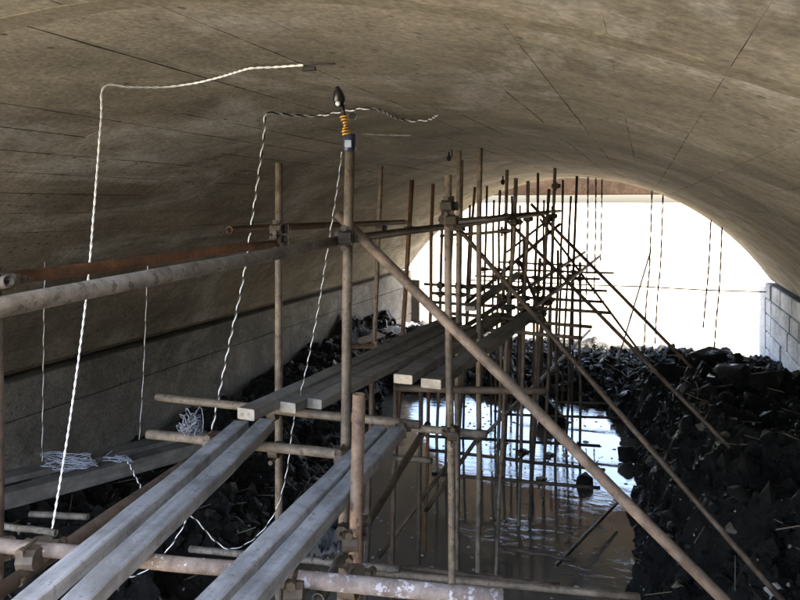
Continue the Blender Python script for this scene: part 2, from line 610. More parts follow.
def panel_mesh(L, var, gap):
    """One board-marked panel of the vault's inner face: about the vault's axis, its middle at angle 0."""
    r = random.Random(var * 31 + int(L * 100))
    ns_, nl = 3, 9
    vs_, fs = [], []
    ri = RAD - r.uniform(0.0, 0.003)
    tilt = r.uniform(-0.0015, 0.0015)
    grid = {}
    for j in range(nl + 1):
        y = L * j / nl
        e0, e1 = r.uniform(-0.7, 1.0) * gap, r.uniform(-0.7, 1.0) * gap
        if j == 0: y += r.uniform(0.0, 0.002)
        if j == nl: y -= r.uniform(0.0, 0.002)
        for i in range(ns_ + 1):
            a = -DA / 2 + DA * i / ns_
            if i == 0: a += max(e0, 0) / RAD
            if i == ns_: a -= max(e1, 0) / RAD
            rr = ri + tilt * (i - 1.5) + r.uniform(-0.0006, 0.0006)
            grid[i, j] = len(vs_)
            vs_.append((rr * math.sin(a), y, rr * math.cos(a)))
    for j in range(nl):
        for i in range(ns_):
            fs.append((grid[i, j], grid[i, j + 1], grid[i + 1, j + 1], grid[i + 1, j]))
    rim = [(i, 0) for i in range(ns_)] + [(ns_, j) for j in range(nl)] + [(i, nl) for i in range(ns_, 0, -1)] + [(0, j) for j in range(nl, 0, -1)]
    low = {}
    for k in rim:
        v = Vector(vs_[grid[k]])
        q = Vector((v.x, 0, v.z)).normalized() * (RAD + 0.009)
        low[k] = len(vs_)
        vs_.append((q.x, v.y, q.z))
    for k, k2 in zip(rim, rim[1:] + rim[:1]):
        fs.append((grid[k], grid[k2], low[k2], low[k]))
    return mesh_of('vault_panel', vs_, fs)


def build_panels():
    rows = [(0.70, 1.13)] + [(1.95 + 1.5 * k, 1.5) for k in range(10)] + [(16.95, 1.25)]
    cells = []
    for ri, (y0, L) in enumerate(rows):
        for s in range(NST):
            a = -A0 + DA * (s + 0.5)
            q = Vector((XC + RAD * math.sin(a), y0 + L / 2, ZC + RAD * math.cos(a))) - EYE
            zc = q.dot(FW)
            px = 400 + FPX * q.dot(RT) / zc if zc > 0.2 else 9999
            py = HZ - FPX * q.z / zc if zc > 0.2 else 9999
            seen = -150 < px < 950 and py > -120
            cells.append((0 if seen else 1, q.length, y0, L, s, a))
    cells.sort()
    cache = {}
    rest_v, rest_f = [], []
    for k, (_, _, y0, L, s, a) in enumerate(cells):
        x = RAD * math.sin(a)
        gap = 0.006 if x < -0.6 or (y0 > 3 and x < 2.6) else (0.0045 if x < 0.6 else 0.0015)
        key = (L, rng.randrange(5), gap)
        if key not in cache:
            cache[key] = panel_mesh(*key)
            cache[key].materials.append(M['vault'])
        if k < 300:
            o = link('vault_panel', cache[key], None, (XC, y0, ZC), vault)
            o.rotation_euler = (0, a, 0)
        else:
            mtx = Matrix.Translation((XC, y0, ZC)) @ Matrix.Rotation(a, 4, 'Y')
            b0 = len(rest_v)
            rest_v += [mtx @ v.co for v in cache[key].vertices]
            rest_f += [tuple(b0 + i for i in p.vertices) for p in cache[key].polygons]
    o = link('vault_panels', mesh_of('vault_panels', [v - Vector((XC, YN, 0)) for v in rest_v], rest_f), 'vault', (XC, YN, 0), vault)
    o['kind'] = 'stuff'
    # the smooth mortar band across the vault
    vs_, fs = [], []
    n = 48
    for i in range(n + 1):
        a = -A0 + 2 * A0 * i / n
        for y, r in ((1.832, RAD + 0.01), (1.834, RAD - 0.0032), (1.946, RAD - 0.0032), (1.948, RAD + 0.01)):
            yy = y + 0.012 * math.sin(i * 1.7) * (1 if r < RAD else 0) * (1 if y < 1.9 else -1) * 0
            vs_.append((r * math.sin(a), yy - 1.832, r * math.cos(a)))
        if i:
            b = 4 * (i - 1)
            for k in range(3):
                fs.append((b + k, b + k + 1, b + 5 + k, b + 4 + k))
    link('mortar_band', mesh_of('mortar_band', vs_, fs), 'band', (XC, 1.832, ZC), vault)


build_panels()

# ---- side walls: a backing wall with the pieces set on its face
GAP = 0.10
WT = ZS - GAP                              # top of the walls; the open joint below the vault is a real slot


def wall_piece(name, y0, y1, z0, z1, mat, parent, side, proud=0.03, bev=0.008, jit=0.004):
    t = proud + rng.uniform(-jit, jit)
    j = [rng.uniform(-jit, jit) for _ in range(4)]
    if side < 0: me = box_mesh(name, -0.02, t, 0, y1 - y0, 0, z1 - z0, bev)
    else: me = box_mesh(name, -t, 0.02, 0, y1 - y0, 0, z1 - z0, bev)
    return link(name, me, mat, (XL if side < 0 else XR, y0, z0), parent)


lw = link('side_wall', box_mesh('side_wall', -0.6, 0, 0, YF - YN, -1.0, WT - 0.0), 'joint', (XL, YN, 0), tunnel)
link('joint_backing', box_mesh('joint_backing', -0.6, -0.22, 0, YF - YN, 0, GAP + 0.4), 'joint', (XL, YN, WT), tunnel)
y = YN
k = 0
while y < YF - 0.3:
    L = min(rng.uniform(1.85, 2.25), YF - y)
    for z0, z1 in ((-0.2, 0.80), (0.81, WT - 0.42), (WT - 0.41, WT)):
        wall_piece('wall_panel', y + 0.0015, y + L - 0.0015, z0, z1 - 0.006, 'lwall', lw, -1, 0.03, 0.003, 0.003)
    y += L
rw = link('side_wall', box_mesh('side_wall', 0, 0.6, 0, YF - YN, -1.0, WT), 'lwall', (XR, YN, 0), tunnel)
link('joint_backing', box_mesh('joint_backing', 0.22, 0.6, 0, YF - YN, 0, GAP + 0.4), 'joint', (XR, YN, WT), tunnel)
z = WT
row = 0
while z > -0.2:
    hgt = rng.uniform(0.36, 0.46)
    y = YF
    first = True
    while y > 9.0:
        L = rng.uniform(0.8, 1.25)
        if first:
            L = rng.uniform(0.62, 0.72)
        wall_piece('stone_block', y - L + 0.012, y - 0.012 if y < YF else y, z - hgt + 0.012, z - (0 if row == 0 else 0.012), 'rwall', rw, 1, 0.05, 0.02, 0.012)
        y -= L
        if first and row < 4: y -= 0.09 - 0.015 * row
        first = False
    z -= hgt
    row += 1
link('portal_pier', box_mesh('portal_pier', 0, 0.34, 0.01, 0.75, -1.0, WT - 0.25, 0.02), 'lwall', (XL - 0.05, YF, 0), tunnel)
link('portal_pier', box_mesh('portal_pier', -0.04, 0.5, 0.01, 0.9, -1.0, WT - 0.1, 0.02), 'rwall', (XR - 0.02, YF, 0), tunnel)

# ---- brown beam across the far portal
bo = thing('edge_beam', 'brown concrete beam crossing the top of the far bright opening', 'beam', (XC, 19.3, 0))
bme = box_mesh('beam_body', -6.0, 6.0, 0, 0.5, EYE.z + 0.28, EYE.z + 1.5, 0.02)
link('beam_body', bme, 'beam', (XC, 19.3, 0), bo)
for xx in (-7.6, 4.0):
    link('beam_post', box_mesh('beam_post', -0.25, 0.25, 0.05, 0.45, -0.6, EYE.z + 0.28, 0.02), 'beam', (xx, 19.3, 0), bo)
# ---- rubble: a rough sheet, loose stones, chips and straw on it
def build_rubble():
    st = 0.05
    xs = np.arange(XL - 0.02, XR + 0.03, st)
    ys = np.arange(-1.5, 18.9, st)
    X, Y = np.meshgrid(xs, ys, indexing='ij')
    Z = heap(X, Y)
    X2 = X + vnoise(X * 9, Y * 9, 21) * 0.05
    Y2 = Y + vnoise(X * 9, Y * 9, 22) * 0.05
    idx = np.arange(X.size).reshape(X.shape)
    f = np.stack([idx[:-1, :-1], idx[1:, :-1], idx[1:, 1:], idx[:-1, 1:]], -1).reshape(-1, 4)
    me = mesh_of('rubble_bank', np.stack([X2, Y2, Z], -1).reshape(-1, 3), f.tolist())
    tag(link('rubble_bank', me, 'rubble'), 'wet black broken rubble banked along both sides of the pool', 'rubble', kind='stuff')


build_rubble()


def build_shade_bank():  # unseen dark bank, added to keep light off the left wall and haunch
    st = 0.25
    X, Y = np.meshgrid(np.arange(-5.0, 20.1, st), np.arange(-16, -0.4, st), indexing='ij')
    e = np.minimum.reduce([X + 5.0, Y + 16, 20 - X])
    bank = np.interp(X, [-0.6, 1.6, 5, 12, 16, 20], [0.0, 4.6, 5.5, 6.0, 5.0, 0.0]) * np.interp(Y, [-16, -12, -1.8, -0.9], [0, 1, 1, 0])
    Z = -0.25 + 0.9 * sstep(0.0, 1.6, e + vnoise(X, Y, 61)) + 0.35 * vnoise(X * 1.3, Y * 1.3, 62) + 0.2 * vnoise(X * 3.1, Y * 3.1, 63) + bank
    idx = np.arange(X.size).reshape(X.shape)
    f = np.stack([idx[:-1, :-1], idx[1:, :-1], idx[1:, 1:], idx[:-1, 1:]], -1).reshape(-1, 4)
    me = mesh_of('shade_bank', np.stack([X, Y, Z], -1).reshape(-1, 3), f.tolist())
    tag(link('shade_bank', me, 'rubble'), 'unseen black bank added outside the near portal to block light', 'rubble', kind='stuff')


build_shade_bank()


def rock_proto(seed, n=13):
    r = random.Random(seed)
    bm = bmesh.new()
    for _ in range(n):
        v = Vector((r.gauss(0, 1), r.gauss(0, 1), r.gauss(0, 1))).normalized()
        v = Vector((v.x * r.uniform(0.7, 1), v.y * r.uniform(0.6, 0.9), v.z * r.uniform(0.4, 0.75)))
        bm.verts.new(v)
    bmesh.ops.convex_hull(bm, input=bm.verts[:])
    bmesh.ops.delete(bm, geom=[v for v in bm.verts if not v.link_faces], context='VERTS')
    bmesh.ops.triangulate(bm, faces=bm.faces[:])
    bm.verts.ensure_lookup_table()
    bm.verts.index_update()
    v = np.array([v.co[:] for v in bm.verts])
    f = np.array([[q.index for q in p.verts] for p in bm.faces])
    bm.free()
    return v, f


PROTO = [rock_proto(s) for s in range(14)]


def scatter(name, count, smin, smax, power, mat, label, cat, land_min=-0.05, sink=0.25, yr=(1.5, 18.6), seed=1, xr=(XL + 0.1, XR - 0.1)):
    r = np.random.default_rng(seed)
    V, Fc = [], []
    off = 0
    done = 0
    while done < count:
        x = r.uniform(*xr)
        y = yr[0] + (yr[1] - yr[0]) * r.random()
        h = float(heap(x, y))
        if h < land_min: continue
        s = smin * (smax / smin) ** (r.random() ** power)
        v, f = PROTO[r.integers(len(PROTO))]
        e = Euler((r.uniform(0, 6.3), r.uniform(0, 6.3), r.uniform(0, 6.3))).to_matrix()
        w = (v * s) @ np.array(e)
        w = w + np.array([x, y, h + s * (0.4 - sink)])
        w[:, 0] = np.clip(w[:, 0], XL + 0.06, XR - 0.08)
        V.append(w)
        Fc.append(f + off)
        off += len(v)
        done += 1
    me = mesh_of(name, np.concatenate(V), np.concatenate(Fc).tolist())
    return tag(link(name, me, mat), label, cat, kind='stuff')


scatter('rubble_stones', 15000, 0.02, 0.17, 2.0, 'rubble', 'loose wet black stones strewn over the rubble banks', 'rubble', seed=5)
scatter('rubble_grit', 7000, 0.012, 0.07, 1.6, 'rubble', 'fine black grit and small stones on the near right heap', 'rubble', 0.0, 0.2, (2.2, 10.5), 25, (-0.3, XR - 0.1))
scatter('brown_stones', 1500, 0.02, 0.10, 1.8, 'brownrock', 'dull brown stones mixed into the black rubble', 'rubble', seed=15)
scatter('chips_and_glints', 2600, 0.006, 0.032, 1.5, 'chip', 'tiny pale stone chips, many standing in for glints on the black rubble', 'rubble', 0.02, 0.0, seed=6)  # pale specks: some real chips, the rest glints put in as colour


def build_straw():
    r = np.random.default_rng(9)
    V, Fc = [], []
    n = 0
    while n < 420:
        x, y = r.uniform(XL + 0.2, XR - 0.2), r.uniform(2, 17)
        h = float(heap(x, y))
        if h < 0.1: continue
        L = r.uniform(0.1, 0.55)
        a = r.uniform(0, math.pi)
        w = r.uniform(0.002, 0.006)
        d = np.array([math.cos(a), math.sin(a), r.uniform(-0.35, 0.35)]) * L / 2
        s = np.array([-math.sin(a), math.cos(a), 0]) * w
        c = np.array([x, y, h + 0.07])
        u = np.array([0, 0, w])
        b = len(V)
        for e in (-d, d):
            V += [c + e + s, c + e + u, c + e - s, c + e - u]
        Fc += [(b, b + 1, b + 5, b + 4), (b + 1, b + 2, b + 6, b + 5), (b + 2, b + 3, b + 7, b + 6), (b + 3, b, b + 4, b + 7), (b, b + 1, b + 2, b + 3), (b + 4, b + 5, b + 6, b + 7)]
        n += 1
    tag(link('straw_litter', mesh_of('straw_litter', V, Fc), 'straw'), 'thin straw and twigs littered over the black rubble', 'litter', kind='stuff')


build_straw()


def build_scum():
    r = np.random.default_rng(77)
    V, Fc = [], []
    n = 0
    while n < 420:
        x, y = r.uniform(-3.4, 0.5), r.uniform(4, 13)
        if float(heap(x, y)) > -0.02 or (r.random() > 0.35 and float(vnoise(np.array(x * 1.1), np.array(y * 1.1), 78)) < 0.05): continue
        s = r.uniform(0.005, 0.03) * (1 if r.random() < 0.9 else 2.5)
        b = len(V)
        k = 6
        for z, f in ((0.003, 1.0), (0.009, 0.6)):
            for i in range(k):
                a = 6.283 * i / k
                V.append((x + math.cos(a) * s * f * r.uniform(0.7, 1.2), y + math.sin(a) * s * f * r.uniform(0.7, 1.2), z))
        Fc += [(b + i, b + (i + 1) % k, b + k + (i + 1) % k, b + k + i) for i in range(k)] + [tuple(b + k + i for i in range(k))]
        n += 1
    tag(link('floating_scum', mesh_of('floating_scum', V, Fc), 'chip'), 'pale flecks of scum floating on the muddy pool', 'scum', kind='stuff')


build_scum()


def lone_rock(px, py, size, mat, label, h=None, seed=0, zc=None):
    """A stone resting where the sight line meets the heap."""
    if zc is None:
        for k in range(60, 420):
            q = P(px, py, k * 0.04)
            hh = float(heap(q.x, q.y)) if h is None else h
            if q.z <= hh + size * 0.3: break
    else:
        q = P(px, py, zc)
    if zc is None:
        q.z = min(q.z, (float(heap(q.x, q.y)) if h is None else h) + size * 0.3)
    v, f = rock_proto(100 + seed, 18)
    me = mesh_of('loose_rock', v * size, f.tolist())
    o = link('loose_rock', me, mat, q)
    o.rotation_euler = (0, 0, seed * 1.3)
    return tag(o, label, 'rock', 'single stones that stand out')


lone_rock(584, 482, 0.20, 'rubble', 'black stone poking out of the bright water by the long brace', 0.0, 1)
lone_rock(553, 410, 0.45, 'rubble', 'flat black slab of rubble edging the far side of the pool', 0.05, 2)
lone_rock(653, 462, 0.13, 'palerock', 'brownish grey stone at the foot of the second brace', None, 3)
lone_rock(733, 529, 0.08, 'palerock', 'small tan stone on the right rubble near the bottom', None, 4)
lone_rock(776, 592, 0.09, 'chip', 'pale grey stone in the bottom right corner', None, 5)
lone_rock(702, 428, 0.10, 'palerock', 'dull grey stone on the middle of the right heap', None, 6)
lone_rock(706, 362, 0.42, 'rubble', 'big black boulder on the crest of the right heap', None, 7)
lone_rock(765, 385, 0.40, 'rubble', 'big black boulder against the pale block wall', None, 8)
lone_rock(735, 376, 0.34, 'rubble', 'black boulder between the two biggest on the right crest', None, 9)
lone_rock(668, 372, 0.30, 'rubble', 'black boulder at the left end of the right crest', None, 10)
lone_rock(625, 455, 0.22, 'rubble', 'black stone on the waterline at the right heap', 0.05, 12)
lone_rock(385, 305, 0.45, 'rubble', 'black boulder heaped against the lit end of the left wall', None, 13)

# ================================================================== SCAFFOLD
near = thing('tube_scaffold', 'near scaffold of tan and rusty steel tubes carrying the pale planks', 'scaffold', (P(347, 300, 3.26).x, P(347, 300, 3.26).y, 0))
far = thing('tube_scaffold', 'dense dark scaffold of many uprights standing in the pool before the bright opening', 'scaffold', (-1.6, 9.0, 0), )


def coupler_mesh():
    bm = bmesh.new()

    def cyl(r, h, m, seg=10):
        bmesh.ops.create_cone(bm, cap_ends=True, segments=seg, radius1=r, radius2=r, depth=h, matrix=m)

    cyl(0.032, 0.05, Matrix.Identity(4))
    rx = Matrix.Rotation(math.pi / 2, 4, 'Y')
    cyl(0.032, 0.05, Matrix.Translation((0, -0.056, 0)) @ rx)
    for s in (-1, 1):                      # flap bolts with nuts
        cyl(0.006, 0.075, Matrix.Translation((0.04 * s, 0.008, 0)) @ Matrix.Rotation(math.pi / 2, 4, 'X'), 6)
        cyl(0.013, 0.014, Matrix.Translation((0.04 * s, 0.045, 0)) @ Matrix.Rotation(math.pi / 2, 4, 'X'), 6)
        cyl(0.006, 0.075, Matrix.Translation((0, -0.06, 0.04 * s)) @ Matrix.Rotation(math.pi / 2, 4, 'X'), 6)
        cyl(0.013, 0.014, Matrix.Translation((0, -0.10, 0.04 * s)) @ Matrix.Rotation(math.pi / 2, 4, 'X'), 6)
    bmesh.ops.create_cube(bm, size=1, matrix=Matrix.Translation((0.03, 0.005, 0)) @ Matrix.Diagonal((0.04, 0.02, 0.045, 1)))
    bmesh.ops.create_cube(bm, size=1, matrix=Matrix.Translation((-0.03, 0.005, 0)) @ Matrix.Diagonal((0.04, 0.02, 0.045, 1)))
    me = bpy.data.meshes.new('coupler')
    bm.to_mesh(me)
    bm.free()
    me.materials.append(M['iron'])
    return me


CPL = coupler_mesh()


def coupler(p, parent, rz=0.0, ry=0.0):
    o = link('coupler', CPL, None, p, parent)
    o.rotation_euler = (0, ry, rz)
    o.scale = (1.18, 1.18, 1.18)
    return o


def upright(px0, py0, px1, py1, zc, mat, parent, r=0.024, base=None, seg=12, wob=0.006):
    """A standing tube whose top is at (px0, py0); it leans so that it passes (px1, py1) and stands in the ground."""
    a, b = P(px0, py0, zc), P(px1, py1, zc)
    z0 = -0.5 if base is None else base
    t = (z0 - a.z) / (b.z - a.z)
    bot = a + (b - a) * t
    return tube('upright', bot, a, mat, parent, r, seg, wob, 8)


ZT = -1.175                                # level of the tubes under the near planks
# ---- near scaffold: uprights
upright(350, 146, 343, 590, 3.26, 'tan', near)
upright(279, 163, 279, 600, 4.30, 'tan', near)
upright(359, 394, 354, 600, 2.55, 'orange', near, 0.0245)
upright(-6, 268, -3, 600, 2.45, 'dark', near)
upright(448, 175, 452, 588, 4.22, 'tan', near)
upright(480, 148, 478, 590, 6.0, 'tan', near)
upright(459, 151, 456, 590, 6.3, 'tan', near)
upright(372, 379, 366, 590, 5.6, 'dark', near, 0.022)
upright(396, 382, 392, 590, 5.9, 'dark', near, 0.022)
upright(421, 386, 418, 590, 6.4, 'dark', near, 0.022)
upright(381, 166, 374, 345, 6.9, 'tan', near)
upright(412, 180, 403, 330, 7.2, 'rust', near)
# ---- near scaffold: level tubes
tube('level_tube', PZ(-40, 541, ZT), PZ(245, 569.5, ZT), 'paint', near)
tube('level_tube', PZ(228, 573, ZT - 0.02), PZ(503, 598, ZT), 'crust', near, 0.026)
tube('level_tube', PZ(148, 434, ZT), PZ(352, 455.5, ZT), 'tan', near)
tube('level_tube', PZ(157, 397, ZT), PZ(420, 425, ZT), 'tan', near)
tube('level_tube', P(408, 427.5, 4.34), P(487, 434, 4.18), 'grey', near)
tube('level_tube', P(392, 457, 5.2), P(432, 461, 5.1), 'grey', near)
tube('level_tube', PZ(395, 388, ZT - 0.05), PZ(545, 391, ZT - 0.05), 'dark', near)
tube('level_tube', P(345, 346.5, 6.1), P(382, 346, 6.4), 'orange', near)
# long tubes along the tunnel at waist height
g0, g1 = P(-60, 319, 1.38), P(345, 239.5, 3.34)
tube('level_tube', g0, g1, 'grey', near, 0.0245)
tube('level_tube', P(325, 242.5, 3.42), P(545, 213.5, 8.6), 'dark', near)
tube('level_tube', P(2, 279, 2.42), P(288, 241.5, 4.34), 'rust', near, 0.0245)
tube('level_tube', P(229, 230, 4.05), P(405, 222, 7.0), 'rust', near, 0.0245)
tube('level_tube', P(-30, 286, 2.42), P(9, 281, 2.36), 'tan', near)
# lower bracing under the planks
tube('brace', P(345, 560, 3.6), P(428, 424, 5.0), 'dark', near)
tube('brace', P(378, 558, 6.2), P(455, 455, 6.9), 'dark', near, 0.02)
tube('brace', P(425, 512, 6.7), P(482, 432, 7.2), 'dark', near, 0.022)
tube('level_tube', P(190, 549, 4.6), P(400, 569, 4.2), 'grey', near, 0.022)
tube('level_tube', P(360, 571, 5.0), P(640, 597, 4.6), 'tan', near)
tube('level_tube', P(395, 566, 5.4), P(560, 585, 5.2), 'dark', near, 0.02)
# the long brace from the lamp post down to the right
b0, b1 = P(338, 214, 3.33), P(725, 600, 2.72)
tube('brace', b0, b0 + (b1 - b0) * 1.32, 'brown', near, 0.025)
# left edge: a tube from the clamp down to the planks
tube('level_tube', PZ(-14, 600, ZT - 0.05), PZ(226, 436, ZT - 0.05), 'dark', near, 0.024)
for p, rz in ((P(347, 237, 3.28), 0.3), (P(279, 240, 4.28), 0.3), (P(279, 229, 4.28), 0.3), (P(2, 281, 2.42), 0.2),
              (P(345, 453, 3.24), 0.2), (P(279, 410, 4.15), 0.0), (P(355, 577, 2.36), 0.1), (P(279, 448, 4.2), 0.1), (P(4, 549, 2.40), 0.2),
              (P(449, 206, 4.22), 0.1), (P(449, 220, 4.22), 0.4), (P(451, 431, 4.22), 0.35), (P(480, 434, 5.9), 0.0), (P(381, 228, 6.85), 0.2),
              (P(41, 549, 2.34), 0.3), (P(400, 427, 3.68), 0.4), (P(299, 580, 2.2), 0.3), (P(459, 228, 6.2), 0.3), (P(410, 229, 7.1), 0.3),
              (P(353, 533, 2.62), 0.3), (P(214, 439, 3.42), 0.35), (P(378, 346, 6.4), 0.2)):
    coupler(p, near, rz)

# ---- far scaffold: uprights (top pixel, a lower pixel, distance)
FAR_UP = [(433, 184, 428, 420, 7.6, 'rust'), (462, 160, 459, 420, 8.6, 'dark'), (475, 187, 468, 300, 9.4, 'dark'), (487, 186, 483, 330, 12.2, 'dark'), (507, 170, 502, 330, 8.4, 'tan'),
          (516, 178, 508, 330, 7.0, 'tan'), (528, 181, 524, 330, 8.2, 'tan'), (538, 173, 534, 330, 10.8, 'dark'), (549, 189, 541, 330, 8.4, 'dark'),
          (555, 168, 549, 330, 9.0, 'dark'), (563, 180, 559, 330, 12.6, 'dark'), (571, 196, 565, 330, 12.9, 'dark'), (577, 176, 571, 330, 10.9, 'dark'),
          (500, 190, 497, 330, 11.4, 'dark'), (512, 196, 511, 330, 12.8, 'dark'), (544, 200, 543, 330, 13.6, 'dark'), (453, 196, 449, 330, 10.0, 'dark'),
          (580, 262, 580, 330, 10.6, 'dark'), 
          (520, 205, 518, 330, 13.4, 'dark'), (494, 200, 492, 330, 13.0, 'dark'), (552, 206, 551, 330, 14.2, 'dark'), (558, 250, 557, 330, 10.2, 'dark'),
          (574, 256, 573, 330, 12.2, 'dark'), (540, 258, 537, 330, 9.2, 'dark'), (524, 240, 521, 330, 10.4, 'dark'), (470, 205, 466, 330, 11.2, 'dark'), (443, 200, 440, 330, 9.0, 'dark'),
          (512, 230, 509, 330, 9.4, 'dark')]
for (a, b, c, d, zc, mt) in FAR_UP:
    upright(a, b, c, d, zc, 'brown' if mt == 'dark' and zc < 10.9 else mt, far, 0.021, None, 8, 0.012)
LEV = [(430, 293, 604, 302, 8.6), (432, 302, 611, 313, 7.7), (436, 312, 592, 327, 6.9), (470, 328, 582, 338, 6.2), (470, 285, 607, 291, 9.7),
       (480, 269, 614, 273, 12.0), (475, 276, 600, 279, 11.0), (440, 236, 520, 230, 8.0), (500, 262, 590, 266, 13.2), (424, 284, 520, 290, 9.2)]
for (a, b, c, d, zc) in LEV:
    tube('level_tube', P(a, b, zc), P(c, d, zc * 0.97), 'brown', far, 0.018, 8, 0.006)
    for (ua, ub, uc, ud, uz, _) in FAR_UP:
        yy = b + (d - b) * (ua - a) / (c - a)
        xx = ua + (uc - ua) * (yy - ub) / (ud - ub)
        if a < xx < c and yy > ub and abs(uz - zc) < 0.75:
            coupler(P(xx, yy, uz), far, rng.uniform(-0.3, 0.3))
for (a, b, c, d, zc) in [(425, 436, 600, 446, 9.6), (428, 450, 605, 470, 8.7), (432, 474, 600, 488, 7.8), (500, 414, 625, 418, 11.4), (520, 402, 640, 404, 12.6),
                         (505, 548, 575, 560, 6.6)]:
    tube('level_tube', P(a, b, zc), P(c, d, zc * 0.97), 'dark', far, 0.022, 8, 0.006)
# rails along the tunnel
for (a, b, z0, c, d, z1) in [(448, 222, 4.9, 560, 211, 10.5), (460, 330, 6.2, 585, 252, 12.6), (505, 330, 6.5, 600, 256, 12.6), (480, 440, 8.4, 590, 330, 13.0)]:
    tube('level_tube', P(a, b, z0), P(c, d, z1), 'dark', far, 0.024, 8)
# braces
b0, b1 = P(452, 221, 6.3), P(762, 577, 4.25)
tube('brace', b0, b0 + (b1 - b0) * 1.06, 'dark', far, 0.020, 12, 0.0)
b0, b1 = P(503, 216, 9.2), P(742, 460, 6.6)
tube('brace', b0, b0 + (b1 - b0) * 1.05, 'dark', far, 0.022, 12, 0.0)
tube('brace', P(531, 204, 10.8), P(692, 368, 9.6), 'dark', far, 0.026, 8)
tube('brace', P(540, 219, 11.2), P(655, 372, 10.2), 'dark', far, 0.02, 8)
tube('brace', P(507, 252, 11.5), P(552, 217, 10.6), 'dark', far, 0.02, 8)
tube('brace', P(466, 303, 8.2), P(560, 224, 9.4), 'dark', far, 0.022, 8)
tube('brace', P(555, 345, 7.4), P(520, 262, 8.8), 'dark', far, 0.022, 8)
tube('brace', P(555, 566, 6.9), P(617, 503, 8.4), 'dark', far, 0.02, 8)
tube('brace', P(616, 366, 14.6), P(651, 250, 14.6), 'dark', far, 0.016, 8)
tube('level_tube', P(470, 280, 15.8), P(766, 292, 15.2), 'brown', far, 0.014, 8, 0.012)
for (px, py, zc) in [(459, 226, 8.5), (507, 216, 8.4), (516, 222, 7.0), (528, 219, 8.2), (549, 219, 8.5), (553, 216, 9.0), (502, 300, 8.3), (524, 305, 8.1), (541, 314, 7.6),
                     (508, 318, 6.9), (534, 291, 9.7), (548, 302, 8.5), (571, 276, 10.8), (524, 452, 8.2), (502, 444, 8.4), (541, 480, 8.0), (549, 455, 8.8), (556, 186, 8.9)]:
    coupler(P(px, py, zc), far, rng.uniform(-0.4, 0.4))


# ================================================================== PLANKS
def plank(name, n, f, zrel, width, thick, mat, label, group=None, back=0.0, fwd=0.0, zf=None, endmat='end'):
    a, b = PZ(*n, zrel), PZ(*f, zrel if zf is None else zf)
    d = (b - a).normalized()
    a, b = a - d * back, b + d * fwd
    L = (b - a).length
    nseg = 14
    pr = random.Random(hash(label) % 1 + int(width * 1000) + int(n[0]))
    vs_, fs = [], []
    for i in range(nseg + 1):
        y = L * i / nseg
        w0, w1 = [width / 2 + pr.uniform(-0.003, 0.003) for _ in range(2)]
        up = 0.003 * math.sin(i * 0.6 + n[0]) + pr.uniform(-0.001, 0.001)
        c = 0.005
        for x, z in ((-w0, -thick + c), (-w0, -c), (-w0 + c, 0), (w1 - c, 0), (w1, -c), (w1, -thick + c), (w1 - c, -thick), (-w0 + c, -thick)):
            vs_.append((x, y, z + up))
        if i:
            p = 8 * (i - 1)
            for k in range(8):
                k2 = (k + 1) % 8
                fs.append((p + k, p + 8 + k, p + 8 + k2, p + k2))
    fs.append(tuple(range(8)))
    fs.append(tuple(8 * nseg + 7 - k for k in range(8)))
    me = mesh_of(name, vs_, fs)
    o = link(name, me, mat, a)
    me.materials.append(M[endmat])
    me.polygons[len(fs) - 2].material_index = 1
    me.polygons[len(fs) - 1].material_index = 1
    o.rotation_euler = (math.asin(max(-1, min(1, d.z))), 0, math.atan2(-d.x, d.y))
    return tag(o, label, 'plank', group)


GW = 'planks laid along the scaffold walkway'
ZP = -1.095
plank('timber_plank', (24, 600), (241, 421), ZP, 0.076, 0.055, 'wood', 'pale blue grey plank, left of the two running from the bottom left corner', GW, 0.45)
plank('timber_plank', (74, 600), (267, 419), ZP, 0.088, 0.055, 'wood', 'pale blue grey plank, right of the two running from the bottom left corner', GW, 0.45)
plank('timber_plank', (206, 600), (380, 426), ZP, 0.072, 0.055, 'wood', 'pale grey plank, left of the pair that ends at the orange post', GW, 0.35)
plank('timber_plank', (241, 600), (398, 426), ZP, 0.072, 0.055, 'wood', 'pale grey plank with a chipped edge, right of the pair passing behind the orange post', GW, 0.35)
plank('timber_plank', (246, 409), (440, 321), -1.08, 0.105, 0.06, 'wood2', 'dull brown grey plank with pale sawn end, above the ends of the left pair', GW, 0, 0.3)
plank('timber_plank', (288, 402), (446, 327), -1.09, 0.10, 0.055, 'wood2', 'dull brown grey plank with small pale end, middle one of the far walkway', GW, 0, 0.3)
plank('timber_plank', (314, 399), (455, 331), -1.095, 0.10, 0.055, 'wood2', 'dull brown grey plank on the right side of the far walkway', GW, 0, 0.3, endmat='wood2')
plank('timber_plank', (403, 375), (478, 327), -1.12, 0.135, 0.06, 'wood2', 'short wide plank beyond the long brace, left of two with blunt ends', GW, 0, 0.9)
plank('timber_plank', (431, 379), (508, 327), -1.12, 0.135, 0.06, 'wood2', 'short wide plank beyond the long brace, right of two with blunt ends', GW, 0, 0.9)
plank('timber_plank', (470, 306), (512, 277), -1.05, 0.11, 0.05, 'wood2', 'dark plank high on the far dense scaffold', GW, 0, 0.8)
plank('timber_plank', (478, 350), (520, 318), -1.30, 0.20, 0.05, 'wood2', 'dark plank low on the far dense scaffold, right of the walkway', GW, 0, 1.0)
plank('ledge_board', (-30, 499), (196, 441), -2.28, 0.16, 0.13, 'wood3', 'thick dark timber along the left wall with tangled wire on it', 'boards on the left bank', 0.6, 0.3, -2.2)
plank('ledge_board', (-20, 481), (150, 441), -2.26, 0.20, 0.05, 'wood3', 'thin dark board against the left wall behind the thick timber', 'boards on the left bank', 0.6, 0.5, -2.2)
